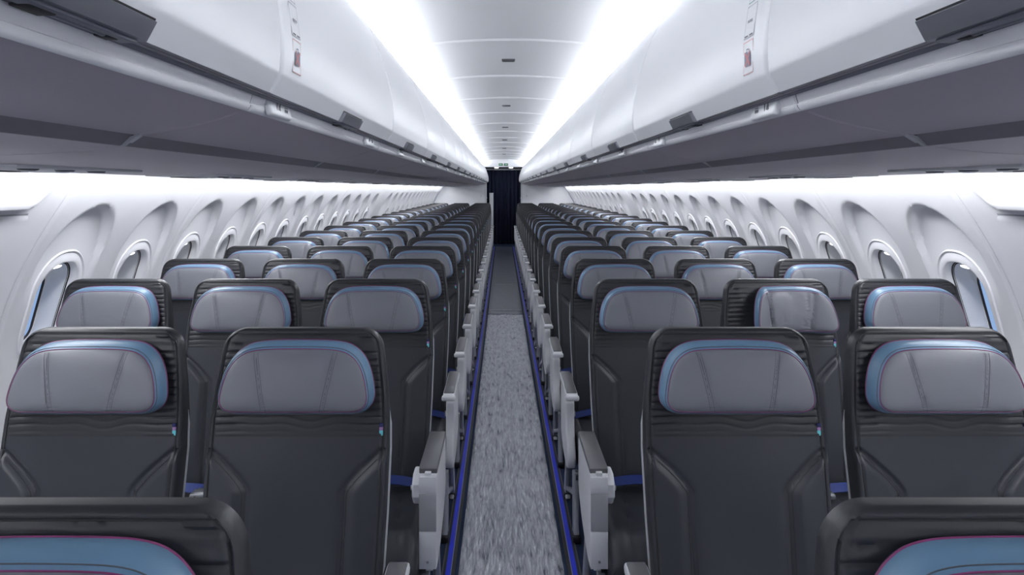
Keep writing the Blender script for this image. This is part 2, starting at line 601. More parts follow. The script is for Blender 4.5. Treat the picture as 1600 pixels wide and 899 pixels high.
def link_mesh(name, me, parent, loc=(0, 0, 0)):
    o = bpy.data.objects.new(name, me)
    COL.objects.link(o)
    o.parent = parent
    o.location = loc
    return o

n_win = 0
for sx, side in ((-1, 'left'), (1, 'right')):
    root = struct(empty('wall_%s' % side, (0, 0, 0)))
    P = {'two': wall_panel(sx, WIN_C, WIN_C), 'arch': wall_panel(sx, (), (WIN_C[1],)), 'door': wall_panel(sx, (), (), scoop=True), 'plain': wall_panel(sx, (), ())}
    W = window_meshes(sx)
    n_pan = int((Y_END - SEAM0) / BAY) + 1
    for k in range(-5, n_pan):
        y0 = SEAM0 + BAY * k
        if y0 + BAY < Y_NEAR: continue
        kind = 'two' if k >= 0 else ('door' if k == -1 else 'plain')
        if k == 6: kind = 'arch'
        link_mesh('wall_panel', P[kind], root, (0, y0, 0))
        if kind == 'two':
            for q, c in enumerate(WIN_C):
                n_win += 1
                w = struct(empty('window_%d' % n_win, (0, y0 + c, 0)))
                link_mesh('window_frame', W['frame'], w)
                link_mesh('seal', W['seal'], w)
                link_mesh('lining', W['lining'], w)
                link_mesh('pane', W['pane'], w)
                st = 'open' if (k == 0 and q == 0) else ('half' if (k == 0 and q == 1) else ('closed' if (k + q) % 3 else 'half'))
                link_mesh('window_shade', W[st], w)
                link_mesh('reveal_light', W['reveal_light'], w)
    # exit hatch, a panel proud of the near wall
    d = struct(empty('door_%d' % (1 if sx < 0 else 2), (0, 0, 0)))
    def patch(y0, y1, z0, z1, off, m, rad=0.02):
        mb = MB()
        rows = []
        zz = [z1, z1 - 0.004, z1 - 0.010] + [z1 - 0.02 - (z1 - 0.02 - z0) * i / 24 for i in range(25)]
        for i, z in enumerate(zz):
            e = z1 - z
            oz = off * (1 - (1 - smooth(0, 0.010, e)))
            yb = y1 - (rad - math.sqrt(max(0, rad * rad - (rad - min(e, rad)) ** 2)))
            rows.append([wall_p(sx, y, z, (0.004 if (f == 0) else -oz)) if f is not None else None
                         for (y, f) in ((y0, 1), (yb - 0.02, 1), (yb - 0.006, 1), (yb - 0.002, 0.7), (yb, 0))])
        mb.grid(rows, m)
        return mb
    patch(1.36, 2.345, 0.05, 1.408, 0.0035, 'wall').build('hatch_surround', d)
    patch(1.36, 2.265, 0.05, 1.404, 0.0065, 'wall').build('hatch_panel', d)
    mb = MB()
    mb.grid([[wall_p(sx, y, z, o_) for y in (1.37, 2.33)] for (z, o_) in ((1.4145, -0.0008), (1.4085, -0.0008))], 'arm_grey')
    mb.build('hatch_seal', d)
    # light strip over the windows
    lr = empty('wall_light', (sx * 1.455, BIN0, 1.560))
    tag(lr, 'long white light strip along the top of the %s window wall' % side, 'light')
    h = MB(); t = MB()
    nb = 2 * (N_BIN + 2)
    L = (Y_END - Y_NEAR) / nb
    y0 = Y_NEAR - BIN0
    h.grid([[(-sx * 0.042, y, -0.006), (-sx * 0.042, y, 0.010), (sx * 0.11, y, 0.010)] for y in (y0, Y_END - BIN0)], 'white')
    for i in range(nb):
        ya, yb = y0 + L * i + 0.006, min(y0 + L * (i + 1) - 0.006, Y_END - BIN0 - 0.30)
        t.grid([[(-sx * 0.028, ya, 0.003), (-sx * 0.028, yb, 0.003)], [(sx * 0.022, ya, 0.003), (sx * 0.022, yb, 0.003)]], 'lamp_wall')
    h.build('housing', lr)
    t.build('light_tube', lr)

# ------------------------------------------------------------------ overhead bins
DOOR = [(0.412, 1.655), (0.4045, 1.669), (0.3975, 1.6825), (0.3955, 1.687), (0.3945, 1.692), (0.3935, 1.705), (0.3925, 1.725), (0.3935, 1.75), (0.396, 1.78), (0.400, 1.808), (0.408, 1.845),
        (0.422, 1.895), (0.440, 1.950), (0.455, 1.988), (0.472, 2.022), (0.490, 2.052), (0.512, 2.078), (0.540, 2.094)]
def refine(pts, n):
    P = [Vector((p[0], p[1], 0)) for p in pts]
    out = []
    for i in range(len(P) - 1):
        p0, p1, p2, p3 = P[max(i - 1, 0)], P[i], P[i + 1], P[min(i + 2, len(P) - 1)]
        for q in range(n):
            t = q / n
            v = 0.5 * ((2 * p1) + (p2 - p0) * t + (2 * p0 - 5 * p1 + 4 * p2 - p3) * t * t + (3 * p1 - p0 - 3 * p2 + p3) * t ** 3)
            out.append((v.x, v.y))
    out.append(pts[-1])
    return out
DOORF = refine(DOOR, 3)
def prof_offset(prof, off):
    out = []
    for i, p in enumerate(prof):
        a, b = prof[max(i - 1, 0)], prof[min(i + 1, len(prof) - 1)]
        tx, tz = b[0] - a[0], b[1] - a[1]
        l = math.hypot(tx, tz)
        nx, nz = -tz / l, tx / l          # towards the aisle for an upward running profile at +x
        out.append((p[0] + nx * off, p[1] + nz * off))
    return out
def face_at(z, off=0.0):
    """x of the bin face at height z"""
    zs = [p[1] for p in DOORF]; xs_ = [p[0] for p in DOORF]
    return interp(z, zs, xs_) - off

UNDER = refine([(0.452, 1.6285), (0.49, 1.615), (0.528, 1.604), (0.576, 1.595), (0.628, 1.5865)], 3)
UNDER2 = refine([(0.654, 1.569), (0.75, 1.5585), (0.85, 1.5545), (1.10, 1.5505), (1.35, 1.5485), (1.395, 1.5500), (1.408, 1.556)], 3)

def bin_meshes(sx, L=BAY, yl=BAY / 2):
    out = {}
    e = 0.0015
    st = [(e, -0.007), (e + 0.002, -0.003), (e + 0.006, -0.0008), (e + 0.012, 0.0), (L - e - 0.012, 0.0), (L - e - 0.006, -0.0008), (L - e - 0.002, -0.003), (L - e, -0.007)]
    mb = MB()
    mb.grid([[(sx * p[0], y, p[1]) for p in prof_offset(DOORF, o)] for (y, o) in st], 'bin_white')
    # underside lip and inner edge of the door
    inner = [(0.412, 1.655), (0.418, 1.654), (0.424, 1.656), (0.424, 1.672)]
    mb.grid([[(sx * p[0], y, p[1]) for p in inner] for y in (e, L - e)], 'mauve')
    out['door'] = mb.mesh('door')
    mb = MB()
    # body behind the door: top, back and ends
    body = [(0.540, 2.094), (0.56, 2.096), (0.60, 2.092), (1.05, 2.02), (1.40, 1.80), (1.50, 1.60)]
    mb.grid([[(sx * p[0], y, p[1]) for p in body] for y in (e, L - e)], 'bin_white')
    endp = [(sx * p[0], p[1]) for p in prof_offset(DOORF, -0.008)] + [(sx * p[0], p[1]) for p in body[1:]] + [(sx * 1.45, 1.57), (sx * 0.70, 1.58), (sx * 0.46, 1.65)]
    for y in (0.004, L - 0.004):
        mb.add([(p[0], y, p[1]) for p in endp], [tuple(range(len(endp)))], 'mauve')
    out['body'] = mb.mesh('body')
    # dark stepped channel under the door
    mb = MB()
    ch = [(0.424, 1.672), (0.421, 1.662), (0.4215, 1.655)]
    mb.grid([[(sx * p[0], y, p[1]) for p in ch] for y in (e, L - e)], 'groove')
    mb.box((sx * 0.4235, L / 2, 1.6555), (0.006, L - 0.004, 0.0045), 'mauve', 0.001)
    ch = [(0.4265, 1.672), (0.428, 1.658), (0.430, 1.6525), (0.434, 1.650), (0.4375, 1.6525), (0.440, 1.66)]
    mb.grid([[(sx * p[0], y, p[1]) for p in ch] for y in (e, L - e)], 'slate')
    ch = [(0.42, 1.668), (0.45, 1.664)]
    mb.grid([[(sx * p[0], y, p[1]) for p in ch] for y in (e, L - e)], 'black')
    out['channel'] = mb.mesh('channel')
    # white rail
    mb = MB()
    rp = [(0.452, 1.660), (0.441, 1.6555), (0.4395, 1.653), (0.4405, 1.648), (0.4435, 1.639), (0.4438, 1.638), (0.4420, 1.6365), (0.4430, 1.632), (0.4465, 1.6275), (0.4505, 1.6255), (0.456, 1.6275)]
    mb.grid([[(sx * p[0], y, p[1]) for p in prof_offset(rp[::-1], o)] for (y, o) in ((0.003, -0.003), (0.006, 0), (L - 0.006, 0), (L - 0.003, -0.003))], 'rail')
    out['rail'] = mb.mesh('rail')
    # underside in two flights with a step between
    mb = MB()
    g = 0.002
    mb.grid([[(sx * p[0], y, p[1] + (0.004 if y in (g, L - g) else 0)) for p in UNDER] for y in (g, g + 0.004, L - g - 0.004, L - g)], 'underside')
    stp = [(0.628, 1.5865), (0.631, 1.588), (0.634, 1.586), (0.650, 1.570), (0.654, 1.569)]
    mb.grid([[(sx * p[0], y, p[1]) for p in stp] for y in (g + 0.006, L - g - 0.006)], 'mauve')
    mb.grid([[(sx * p[0], y, p[1] + (0.004 if y in (g, L - g) else 0)) for p in UNDER2] for y in (g, g + 0.004, L - g - 0.004, L - g)], 'underside')
    # pale joint piece at the step
    mb.prism([(sx * 0.622, 1.590), (sx * 0.628, 1.5855), (sx * 0.656, 1.568), (sx * 0.66, 1.580)], 'xz', 0.001, 0.015, 'shell')
    # dark backing above the joints
    mb.grid([[(sx * p[0], y, p[1] + 0.008) for p in UNDER + stp + UNDER2] for y in (0.0005, 0.010)], 'groove')
    out['bottom_panel'] = mb.mesh('bottom_panel')
    # latch
    mb = MB()
    hw = 0.098
    zt, zb = 1.6765, 1.653
    n = 14
    prof = [(face_at(zb + (zt - zb) * i / n), zb + (zt - zb) * i / n) for i in range(n + 1)]
    outp = prof_offset(prof, 0.0075)
    outp[0] = (outp[0][0] + 0.004, outp[0][1] + 0.0005)
    rows = []
    yc = yl
    for (y, o) in ((-hw, -0.004), (-hw, 0.004), (-hw + 0.003, 0.0075), (-hw + 0.01, 0.0085), (hw - 0.01, 0.0085), (hw - 0.003, 0.0075), (hw, 0.004), (hw, -0.004)):
        pr = prof_offset(prof, o)
        pr = [prof_offset(prof, -0.004)[0]] + pr + [prof_offset(prof, -0.004)[-1]]
        rows.append([(sx * p[0], yc + y, p[1]) for p in pr])
    mb.grid(rows, 'handle')
    fr = prof_offset(prof, 0.0015)
    mb.grid([[(sx * (face_at(z) - 0.0012), yc + y, z) for y in (-hw - 0.004, hw + 0.004)] for z in (zt + 0.0016, zt - 0.002)], 'black')
    mb.box((sx * 0.420, yc, 1.6515), (0.018, 2 * hw - 0.02, 0.004), 'slate', 0.001)
    out['latch'] = mb.mesh('latch')
    mb = MB()
    mb.box((sx * 0.427, yc - 0.045, 1.6525), (0.018, 0.035, 0.009), 'black', 0.002)
    mb.box((sx * 0.427, yc + 0.060, 1.6525), (0.014, 0.022, 0.008), 'black', 0.002)
    mb.tube([(sx * 0.424, yc - 0.028, 1.6515), (sx * 0.424, yc + 0.05, 1.6515)], 0.0035, 'handle', 10)
    out['catch'] = mb.mesh('catch')
    # reading lights and air nozzles
    mb = MB()
    mb.box((sx * 1.20, L * 0.5, 1.5485), (0.30, 0.50, 0.008), 'shell', 0.003)
    for q in range(3):
        y = L * 0.5 + (q - 1) * 0.13
        for (x, r, m) in ((1.11, 0.024, 'groove'), (1.20, 0.019, 'steel')):
            mb.tube([(sx * x, y, 1.546), (sx * x, y, 1.541)], [r, r * 0.8], m, 16)
    mb.box((sx * 1.30, L * 0.5, 1.544), (0.05, 0.22, 0.004), 'black', 0.001)
    out['service_unit'] = mb.mesh('service_unit')
    return out

ORD = ['nearest', 'second', 'third', 'fourth', 'fifth', 'sixth', 'seventh', 'eighth', 'ninth', 'tenth', 'eleventh', 'twelfth', 'thirteenth', 'fourteenth',
       'fifteenth', 'sixteenth', 'seventeenth', 'eighteenth', 'nineteenth', 'twentieth', 'twenty-first']

# flat decal drawing on the bin face: (y, z) polygons laid on the curved door surface
def decal(mb, sx, polys):
    for (poly, m, lift) in polys:
        mb.add([(sx * face_at(z, 0.0009 + lift * 0.0003), y, z) for (y, z) in poly], [tuple(range(len(poly)))], m)
def rect(y0, z0, y1, z1):
    n = 4
    return [(y0 + (y1 - y0) * i / n, z0) for i in range(n + 1)] + [(y1 - (y1 - y0) * i / n, z1) for i in range(n + 1)]
def frame_polys(y0, z0, y1, z1, w, m, lift=1):
    return [(rect(y0, z0, y1, z0 + w), m, lift), (rect(y0, z1 - w, y1, z1), m, lift), (rect(y0, z0, y0 + w * .8, z1), m, lift), (rect(y1 - w * .8, z0, y1, z1), m, lift)]
def strip(a, b, w):
    dy, dz = b[0] - a[0], b[1] - a[1]
    l = math.hypot(dy, dz)
    ny, nz = -dz / l * w / 2, dy / l * w / 2
    return [(a[0] + ny, a[1] + nz), (b[0] + ny, b[1] + nz), (b[0] - ny, b[1] - nz), (a[0] - ny, a[1] - nz)]
def bag_sticker(mb, sx, y0, z0, w, h):
    y1, z1 = y0 + w, z0 + h
    ps = [(rect(y0, z0, y1, z1), 'paper', 0)] + frame_polys(y0, z0, y1, z1, 0.0018, 'red_pale')
    c = (y0 + y1) / 2
    ps += [(rect(c - 0.013, z0 + 0.013, c + 0.008, z0 + 0.036), 'bag', 2), (rect(c - 0.002, z0 + 0.016, c + 0.014, z0 + 0.039), 'bag', 3),
           (strip((c - 0.004, z0 + 0.036), (c - 0.004, z0 + 0.043), 0.002), 'bag', 2), (strip((c + 0.005, z0 + 0.036), (c + 0.005, z0 + 0.043), 0.002), 'bag', 2),
           (strip((c - 0.005, z0 + 0.043), (c + 0.006, z0 + 0.043), 0.002), 'bag', 2),
           (strip((c - 0.012, z0 + 0.014), (c + 0.010, z0 + 0.038), 0.0045), 'red_ink', 4), (strip((c - 0.012, z0 + 0.038), (c + 0.010, z0 + 0.014), 0.0045), 'red_ink', 4)]
    decal(mb, sx, ps)
def blank_sticker(mb, sx, y0, z0, w, h):
    y1, z1 = y0 + w, z0 + h
    c, zc = (y0 + y1) / 2, (z0 + z1) / 2
    ps = [(rect(y0, z0, y1, z1), 'paper', 0)] + frame_polys(y0, z0, y1, z1, 0.0013, 'ink_light')
    for q in range(5):
        ps.append((rect(c - 0.011 + q * 0.0045, zc - 0.0025, c - 0.011 + q * 0.0045 + 0.003, zc + 0.0025), 'ink', 2))
    ps += [(rect(y0 + 0.004, z0 + 0.0025, y0 + 0.020, z0 + 0.005), 'ink', 2), (rect(y1 - 0.020, z0 + 0.0025, y1 - 0.004, z0 + 0.005), 'ink', 2)]
    decal(mb, sx, ps)
def hazard_sticker(mb, sx, y0, z0, w, h, left):
    y1, z1 = y0 + w, z0 + h
    c = (y0 + y1) / 2
    if left:
        ps = [(rect(y0, z0, y1, z1), 'paper', 0)] + frame_polys(y0, z0, y1, z1, 0.0013, 'ink_light')
        ps += [(rect(y0 + 0.008, z0 + 0.022, y1 - 0.010, z1 - 0.006), 'yellow', 2), (rect(y0 + 0.010, z0 + 0.010, y1 - 0.010, z0 + 0.022), 'bag', 2),
               ([(c - 0.010, z0 + 0.022), (c + 0.008, z0 + 0.022), (c - 0.002, z0 + 0.031)], 'bag', 3),
               (rect(y0 + 0.004, z0 + 0.0025, c - 0.004, z0 + 0.005), 'ink', 2)]
    else:
        ps = [(rect(y0, z0, y1, z1), 'paper', 0)] + frame_polys(y0, z0, y1, z1, 0.0013, 'green')
        ps += [(rect(c - 0.006, z0 + 0.012, c + 0.006, z1 - 0.008), 'green', 2), (rect(c - 0.015, z0 + 0.026, c + 0.015, z0 + 0.040), 'green', 2)]
    decal(mb, sx, ps)

def text_mesh(body, size, mname):
    cu = bpy.data.curves.new('txt', 'FONT')
    cu.body = body
    cu.size = size
    cu.align_x = 'CENTER'
    cu.align_y = 'CENTER'
    cu.extrude = 0.0004
    o = bpy.data.objects.new('txt', cu)
    COL.objects.link(o)
    dg = bpy.context.evaluated_depsgraph_get()
    me = bpy.data.meshes.new_from_object(o.evaluated_get(dg))
    bpy.data.objects.remove(o)
    bpy.data.curves.remove(cu)
    me.materials.clear()
    me.materials.append(M[mname])
    me.name = 'row_number'
    return me
NUMS = {}

for sx, side in ((-1, 'left'), (1, 'right')):
    cache = {}
    BOUND = [-1.117, -0.010, 1.110, 2.245]
    nfar = 15
    BOUND += [2.245 + (Y_END - 2.245) * (q + 1) / nfar for q in range(nfar)]
    LATCH = [0.55, 0.625, 0.557, 0.455] + [0.385] * (nfar - 1)
    for k in range(-1, len(BOUND) - 2):
        y0, L = BOUND[k + 1], BOUND[k + 2] - BOUND[k + 1]
        key = (round(L, 4), LATCH[k + 1])
        if key not in cache:
            cache[key] = bin_meshes(sx, L, LATCH[k + 1])
        B = cache[key]
        r = empty('overhead_bin', (0, y0, 0))
        nm = 'behind' if k < 0 else ORD[k]
        if k < 0:
            lab = 'white overhead bin on the %s side just behind the viewpoint' % side
        else:
            extra = ' with three stickers on its door' if k == 1 else (' with large dark latch' if k == 0 else '')
            if k == len(BOUND) - 3:
                lab = 'white overhead bin on the %s, farthest one against the end wall' % side
            else:
                lab = 'white overhead bin on the %s%s, %s from camera' % (side, extra, nm)
        tag(r, lab, 'overhead bin', 'overhead bins along the %s side' % side)
        for part in ('door', 'body', 'channel', 'rail', 'bottom_panel', 'latch', 'service_unit'):
            o = link_mesh(part, B[part], r)
            if part == 'latch':
                link_mesh('catch', B['catch'], o)
        if k == 1:
            d = [c for c in r.children if c.name.startswith('door')][0]
            for (nm_, fn, z0) in (('luggage_sticker', bag_sticker, 1.699), ('number_sticker', blank_sticker, 1.7625), ('pictogram_sticker', None, 1.826)):
                mb = MB()
                yst = 1.165 - y0
                if fn: fn(mb, sx, yst, z0, 0.046, 0.058)
                else: hazard_sticker(mb, sx, yst, z0, 0.046, 0.058, sx < 0)
                mb.build(nm_, d)
    # row number plates on the white rail
    pl = MB()
    pl.box((0, 0, -0.001), (0.012, 0.112, 0.028), 'bin_white', 0.0045, 3)
    pm = pl.mesh('plate')
    for i in range(1, len(ROWS) - 1):
        y = {1: 1.225, 2: 2.05}.get(i, ROWS[i] - 0.74)
        r = empty('row_plate', (sx * 0.4375, y, 1.6405))
        rw = 13 + i
        tag(r, 'small white plate numbered %d on the rail below the %s bins' % (rw, side), 'sign', 'row number plates on the %s rail' % side)
        o = link_mesh('plate', pm, r)
        o.rotation_euler = (0, sx * math.radians(14), 0)
        key = str(rw)
        if key not in NUMS:
            NUMS[key] = text_mesh(key, 0.026, 'ink')
        t = link_mesh('row_number', NUMS[key], r, (-sx * 0.0066, 0.018 * (-1 if sx < 0 else -1), 0.0))
        t.rotation_euler = (math.radians(90), 0, sx * math.radians(-90))
        ic = MB()
        x = -sx * 0.0066
        for (ya, za, yb, zb) in ((0.018, -0.006, 0.022, 0.003), (0.024, -0.006, 0.028, 0.003), (0.030, -0.006, 0.034, 0.003), (0.018, 0.005, 0.034, 0.0065), (0.019, -0.0085, 0.030, -0.0075)):
            ic.box((x, (ya + yb) / 2, (za + zb) / 2), (0.0008, yb - ya, zb - za), 'ink')
        ic.build('seat_pictogram', r)

# ------------------------------------------------------------------ seats
REC = math.tan(math.radians(11))
def rec_y(z):
    return -REC * (Z_TOP - z)
BW_Z = [0.34, 0.55, 0.70, 0.85, 0.93, 1.00, 1.12, 1.145]
BW_X = [0.208, 0.213, 0.219, 0.222, 0.221, 0.2155, 0.1995, 0.196]
RC = 0.048
def back_w(z):
    w = interp(z, BW_Z, BW_X)
    e = Z_TOP - z
    if e < RC:
        w -= RC - math.sqrt(max(0, RC * RC - (RC - e) ** 2))
    return w
def seam_x(z):
    """x of the bolster seam at height z (None above it)"""
    if z > 0.862: return None
    if z > 0.765:
        t = (0.862 - z) / 0.097
        return 0.216 - 0.097 * (1 - (1 - t) ** 1.25 if t < 1 else 1)
    return 0.119 - 0.004 * (0.765 - z) / 0.3
def back_front(x, z):
    w = back_w(z)
    e = max(0.0, w - abs(x))
    et = Z_TOP - z
    y = rec_y(z)
    R = 0.013
    for q in (e, et):
        if q < R:
            y += 0.011 * (1 - math.sqrt(max(0, 1 - (1 - q / R) ** 2)))
    # seam just inside the rounded edge
    y += 0.0035 * math.exp(-((e - 0.0125) / 0.003) ** 2) * (1 if et > 0.012 else 0)
    y += 0.0035 * math.exp(-((et - 0.0125) / 0.003) ** 2) * (1 if e > 0.012 else 0)
    if z > 0.895 and e > 0.014 and et > 0.014:
        zz = z + 0.006 * math.sin(x * 21 + 1.0) * math.exp(-(x / 0.13) ** 2) + 0.004 * math.sin(x * 48) * math.exp(-(x / 0.15) ** 2)
        s_ = 0.5 + 0.5 * math.cos(2 * math.pi * zz / 0.0170)
        y += (0.0030 * (s_ ** 5) * smooth(0.895, 0.915, z) - 0.0008) * (0.28 + 0.72 * smooth(0.12, 0.165, abs(x)))
    sxm = seam_x(z)
    if sxm is not None:
        d = abs(x) - sxm
        y += -0.011 * smooth(-0.004, 0.03, d) * smooth(0.42, 0.6, z) + 0.0055 * math.exp(-(d / 0.005) ** 2)
        y += 0.004 * math.exp(-((d + 0.010) / 0.004) ** 2)
    # lumbar hollow between the bolsters
    y += 0.010 * math.exp(-((z - 0.62) / 0.16) ** 2) * math.exp(-(x / 0.10) ** 2)
    return y

def backrest_mesh():
    mb = MB()
    nu = 84
    zs = [Z_TOP - RC * (1 - math.cos(math.pi / 2 * i / 14)) for i in range(14)]
    z = Z_TOP - RC
    while z > 0.885:
        zs.append(z); z -= 0.0024
    while z > 0.74:
        zs.append(z); z -= 0.0045
    while z > 0.35:
        zs.append(z); z -= 0.014
    zs.append(0.35)
    us = []
    for i in range(nu + 1):
        t = -1 + 2 * i / nu
        us.append(math.copysign(abs(t) ** 0.82, t))
    fr, bk = [], []
    for z in zs:
        w = max(0.0005, back_w(z))
        fr.append([(u * w, back_front(u * w, z), z) for u in us])
        tb = interp(z, [0.35, 0.85, 1.0, 1.145], [0.062, 0.058, 0.040, 0.028])
        bk.append([(u * (w - 0.002), rec_y(z) + tb, z) for u in us])
    # quilted upper part, smooth leather below
    cut = next(i for i, z in enumerate(zs) if z < 0.893)
    mb.grid(fr[:cut + 1], 'leather_quilt')
    mb.grid(fr[cut:], 'leather')
    mb.grid(bk, 'leather', flip=True)
    mb.grid([[r[0] for r in bk], [r[0] for r in fr]], 'leather_quilt')
    mb.grid([[r[-1] for r in fr], [r[-1] for r in bk]], 'leather_quilt')
    mb.grid([bk[0], fr[0]], 'leather_quilt')
    mb.grid([fr[-1], bk[-1]], 'leather')
    # piping along the rounded edge and twin stitched rows beside the bolster seams
    pth = []
    inset = 0.0125
    for z in [0.43 + 0.02 * i for i in range(34)] + [1.10, 1.11]:
        x = back_w(z) - inset
        pth.append((x, back_front(x, z) - 0.0008, z))
    zt = Z_TOP - inset
    cx = back_w(1.09) - inset - 0.028
    arc = []
    for i in range(1, 9):
        a = math.pi / 2 * i / 8
        x, z = cx + 0.028 * math.cos(a), zt - 0.028 + 0.028 * math.sin(a)
        if z > 1.112: arc.append((x, back_front(x, z) - 0.0008, z))
    right = pth + arc
    left = [(-p[0], p[1], p[2]) for p in right][::-1]
    top = [(cx * (1 - 2 * i / 12), back_front(cx * (1 - 2 * i / 12), zt) - 0.0008, zt) for i in range(1, 12)]
    mb.tube(right + top + left, 0.0016, 'thread', 6)
    for s_ in (-1, 1):
        for off in (-0.0105, 0.0, 0.0075):
            p = []
            z = 0.858
            while z > 0.45:
                x = seam_x(z) + off
                if z > 0.765: x += 0.4 * abs(off) * (1 if off > 0 else -1) * 0.3
                if x < back_w(z) - 0.02:
                    p.append((s_ * x, back_front(s_ * x, z) - 0.0006, z))
                z -= 0.006
            mb.ribbon(p, (0, -1, 0), 0.0022 if off == 0 else 0.0012, 'thread')
    return mb.mesh('backrest', 45)

def shell_mesh():
    mb = MB()
    zs = [1.125 - 0.030 * (1 - math.cos(math.pi / 2 * i / 8)) for i in range(8)] + [1.09 - 0.03 * i for i in range(26)]
    rows_f, rows_b = [], []
    for z in zs:
        w = back_w(min(z + 0.004, 1.13)) + interp(z, [0.3, 0.54, 0.58, 0.92, 0.97, 1.06, 1.15], [-0.008, -0.006, 0.0028, 0.0028, -0.006, -0.012, -0.022])
        w = max(0.01, w)
        n = 16
        yb = interp(z, [0.3, 0.5, 0.9, 1.0, 1.14], [0.115, 0.115, 0.095, 0.075, 0.045])
        yf = interp(z, [0.35, 0.85, 1.0, 1.145], [0.048, 0.046, 0.030, 0.020])
        rows_f.append([(w * (-1 + 2 * i / n), rec_y(z) + yf, z) for i in range(n + 1)])
        rows_b.append([(w * (-1 + 2 * i / n), rec_y(z) + yf + 0.002 + (yb - yf - 0.002) * (1 - abs(-1 + 2 * i / n) ** 6), z) for i in range(n + 1)])
    mb.grid(rows_f, 'shell')
    mb.grid(rows_b, 'shell')
    mb.grid([[r[0] for r in rows_f], [r[0] for r in rows_b]], 'shell')
    mb.grid([[r[-1] for r in rows_f], [r[-1] for r in rows_b]], 'shell')
    mb.grid([rows_f[0], rows_b[0]], 'shell')
    mb.grid([rows_f[-1], rows_b[-1]], 'shell')
    return mb.mesh('back_shell')

HR_Z0, HR_Z1 = 0.950, 1.121
def headrest_outline(n=96):
    """closed outline (x, z) of the headrest, counter-clockwise from the right"""
    key = [(0.0, 0.950), (0.07, 0.950), (0.12, 0.951), (0.150, 0.953), (0.170, 0.960), (0.184, 0.974), (0.189, 0.992), (0.1875, 1.012), (0.183, 1.035), (0.175, 1.060), (0.163, 1.082),
           (0.146, 1.100), (0.122, 1.113), (0.090, 1.119), (0.050, 1.121), (0.0, 1.1215)]
    r = refine(key, 4)
    l = [(-x, z) for x, z in r[::-1]][1:-1]
    return r + l
def headrest_mesh(folded=False):
    mb = MB()
    O = headrest_outline()
    cz = 1.035
    def sh(x, z):
        """how the wings bend forward; folded ones wrap round and draw in"""
        if folded:
            if x < -0.075:
                t = (-0.075 - x)
                return -0.075 - t * 0.62, -0.55 * t
            if x > 0.062:
                t = x - 0.062
                return 0.062 + t * 0.86, -0.35 * t
            return x, 0.004 * math.cos(x * 40)
        return x, -0.30 * max(0, abs(x) - 0.09) ** 1.5
    def P(x, z, depth):
        xx, dy = sh(x, z)
        return (xx + (0.022 if folded else 0), rec_y(z) - depth + dy, z)
    def ins(a):
        out = []
        n = len(O)
        for i in range(n):
            p, q = O[i - 1], O[(i + 1) % n]
            tx, tz = q[0] - p[0], q[1] - p[1]
            l = math.hypot(tx, tz)
            out.append((O[i][0] - tz / l * a, O[i][1] + tx / l * a))
        return out
    def ring(a, d):
        return [P(x, z, d) for x, z in ins(a)]
    mb.loops([ring(0.006, 0.002), ring(0.001, 0.006), ring(0.0, 0.012)], 'blue_pad', cap0=True)
    mb.loops([ring(0.0, 0.012), ring(0.0005, 0.022), ring(0.003, 0.034), ring(0.0065, 0.043), ring(0.011, 0.0485), ring(0.014, 0.0505)], 'blue_pad')
    # stitched row on the blue border, piping either side
    mb.tube(ring(0.0005, 0.010), 0.0019, 'piping', 6, closed=True)
    mb.tube(ring(0.0130, 0.0508), 0.0011, 'piping', 6, closed=True)
    mb.tube(ring(0.0085, 0.0462), 0.0008, 'pad_thread', 5, closed=True)
    # grey face: shrink the inset outline towards the middle
    base = ins(0.014)
    def seam(z): return 0.066 + 0.20 * (z - HR_Z0)
    rings = []
    steps = [1.0, 0.985, 0.96, 0.92, 0.86, 0.78, 0.68, 0.56, 0.42, 0.28, 0.14]
    # finer: many rings so the vertical seams read as soft valleys
    fine = []
    for i in range(len(steps) - 1):
        for q in range(3):
            fine.append(steps[i] + (steps[i + 1] - steps[i]) * q / 3)
    fine.append(steps[-1])
    def depth(x, z, f):
        d = 0.0505 + 0.0125 * math.sqrt(max(0, 1 - f ** 4)) + 0.003 * (1 - f)
        for s_ in (-1, 1):
            dd = x - s_ * seam(z)
            g = (0.0075 if folded else 0.0022)
            d -= g * math.exp(-(dd / (0.007 if folded else 0.0045)) ** 2) * smooth(1.0, 0.95, f)
        if folded:
            d -= 0.004 * math.exp(-((x + 0.028) / 0.005) ** 2) * smooth(1.04, 0.97, z)
            d -= 0.005 * math.exp(-((x - 0.055 + 0.3 * (z - 0.97)) / 0.004) ** 2) * smooth(1.02, 0.96, z)
        return d
    for f in fine:
        rings.append([P(x * f, cz + (z - cz) * f, depth(x * f, cz + (z - cz) * f, f)) for x, z in base])
    mb.loops(rings, 'pad', cap1=True)
    def fval(x, z):
        lo, hi = 0.0, 1.2
        # inverse of the radial shrink: smallest f whose outline holds the point
        best = min(((abs(math.atan2(bz - cz, bx) - math.atan2(z - cz, x)), bx, bz) for bx, bz in base), key=lambda t: t[0])
        return math.hypot(x, z - cz) / math.hypot(best[1], best[2] - cz)
    for s_ in (-1, 1):
        for off in ((-0.005, 0.0, 0.005) if not folded else (0.0,)):
            p = []
            for i in range(25):
                z = 0.964 + (1.107 - 0.964) * i / 24
                x = s_ * (seam(z) + off)
                f = fval(x, z)
                if f < 0.99:
                    p.append(Vector(P(x, z, depth(x, z, f) + 0.0006)))
            mb.ribbon(p, (0, -1, 0), 0.0016 if off == 0 else 0.0011, 'pad_thread')
    return mb.mesh('headrest', 50)

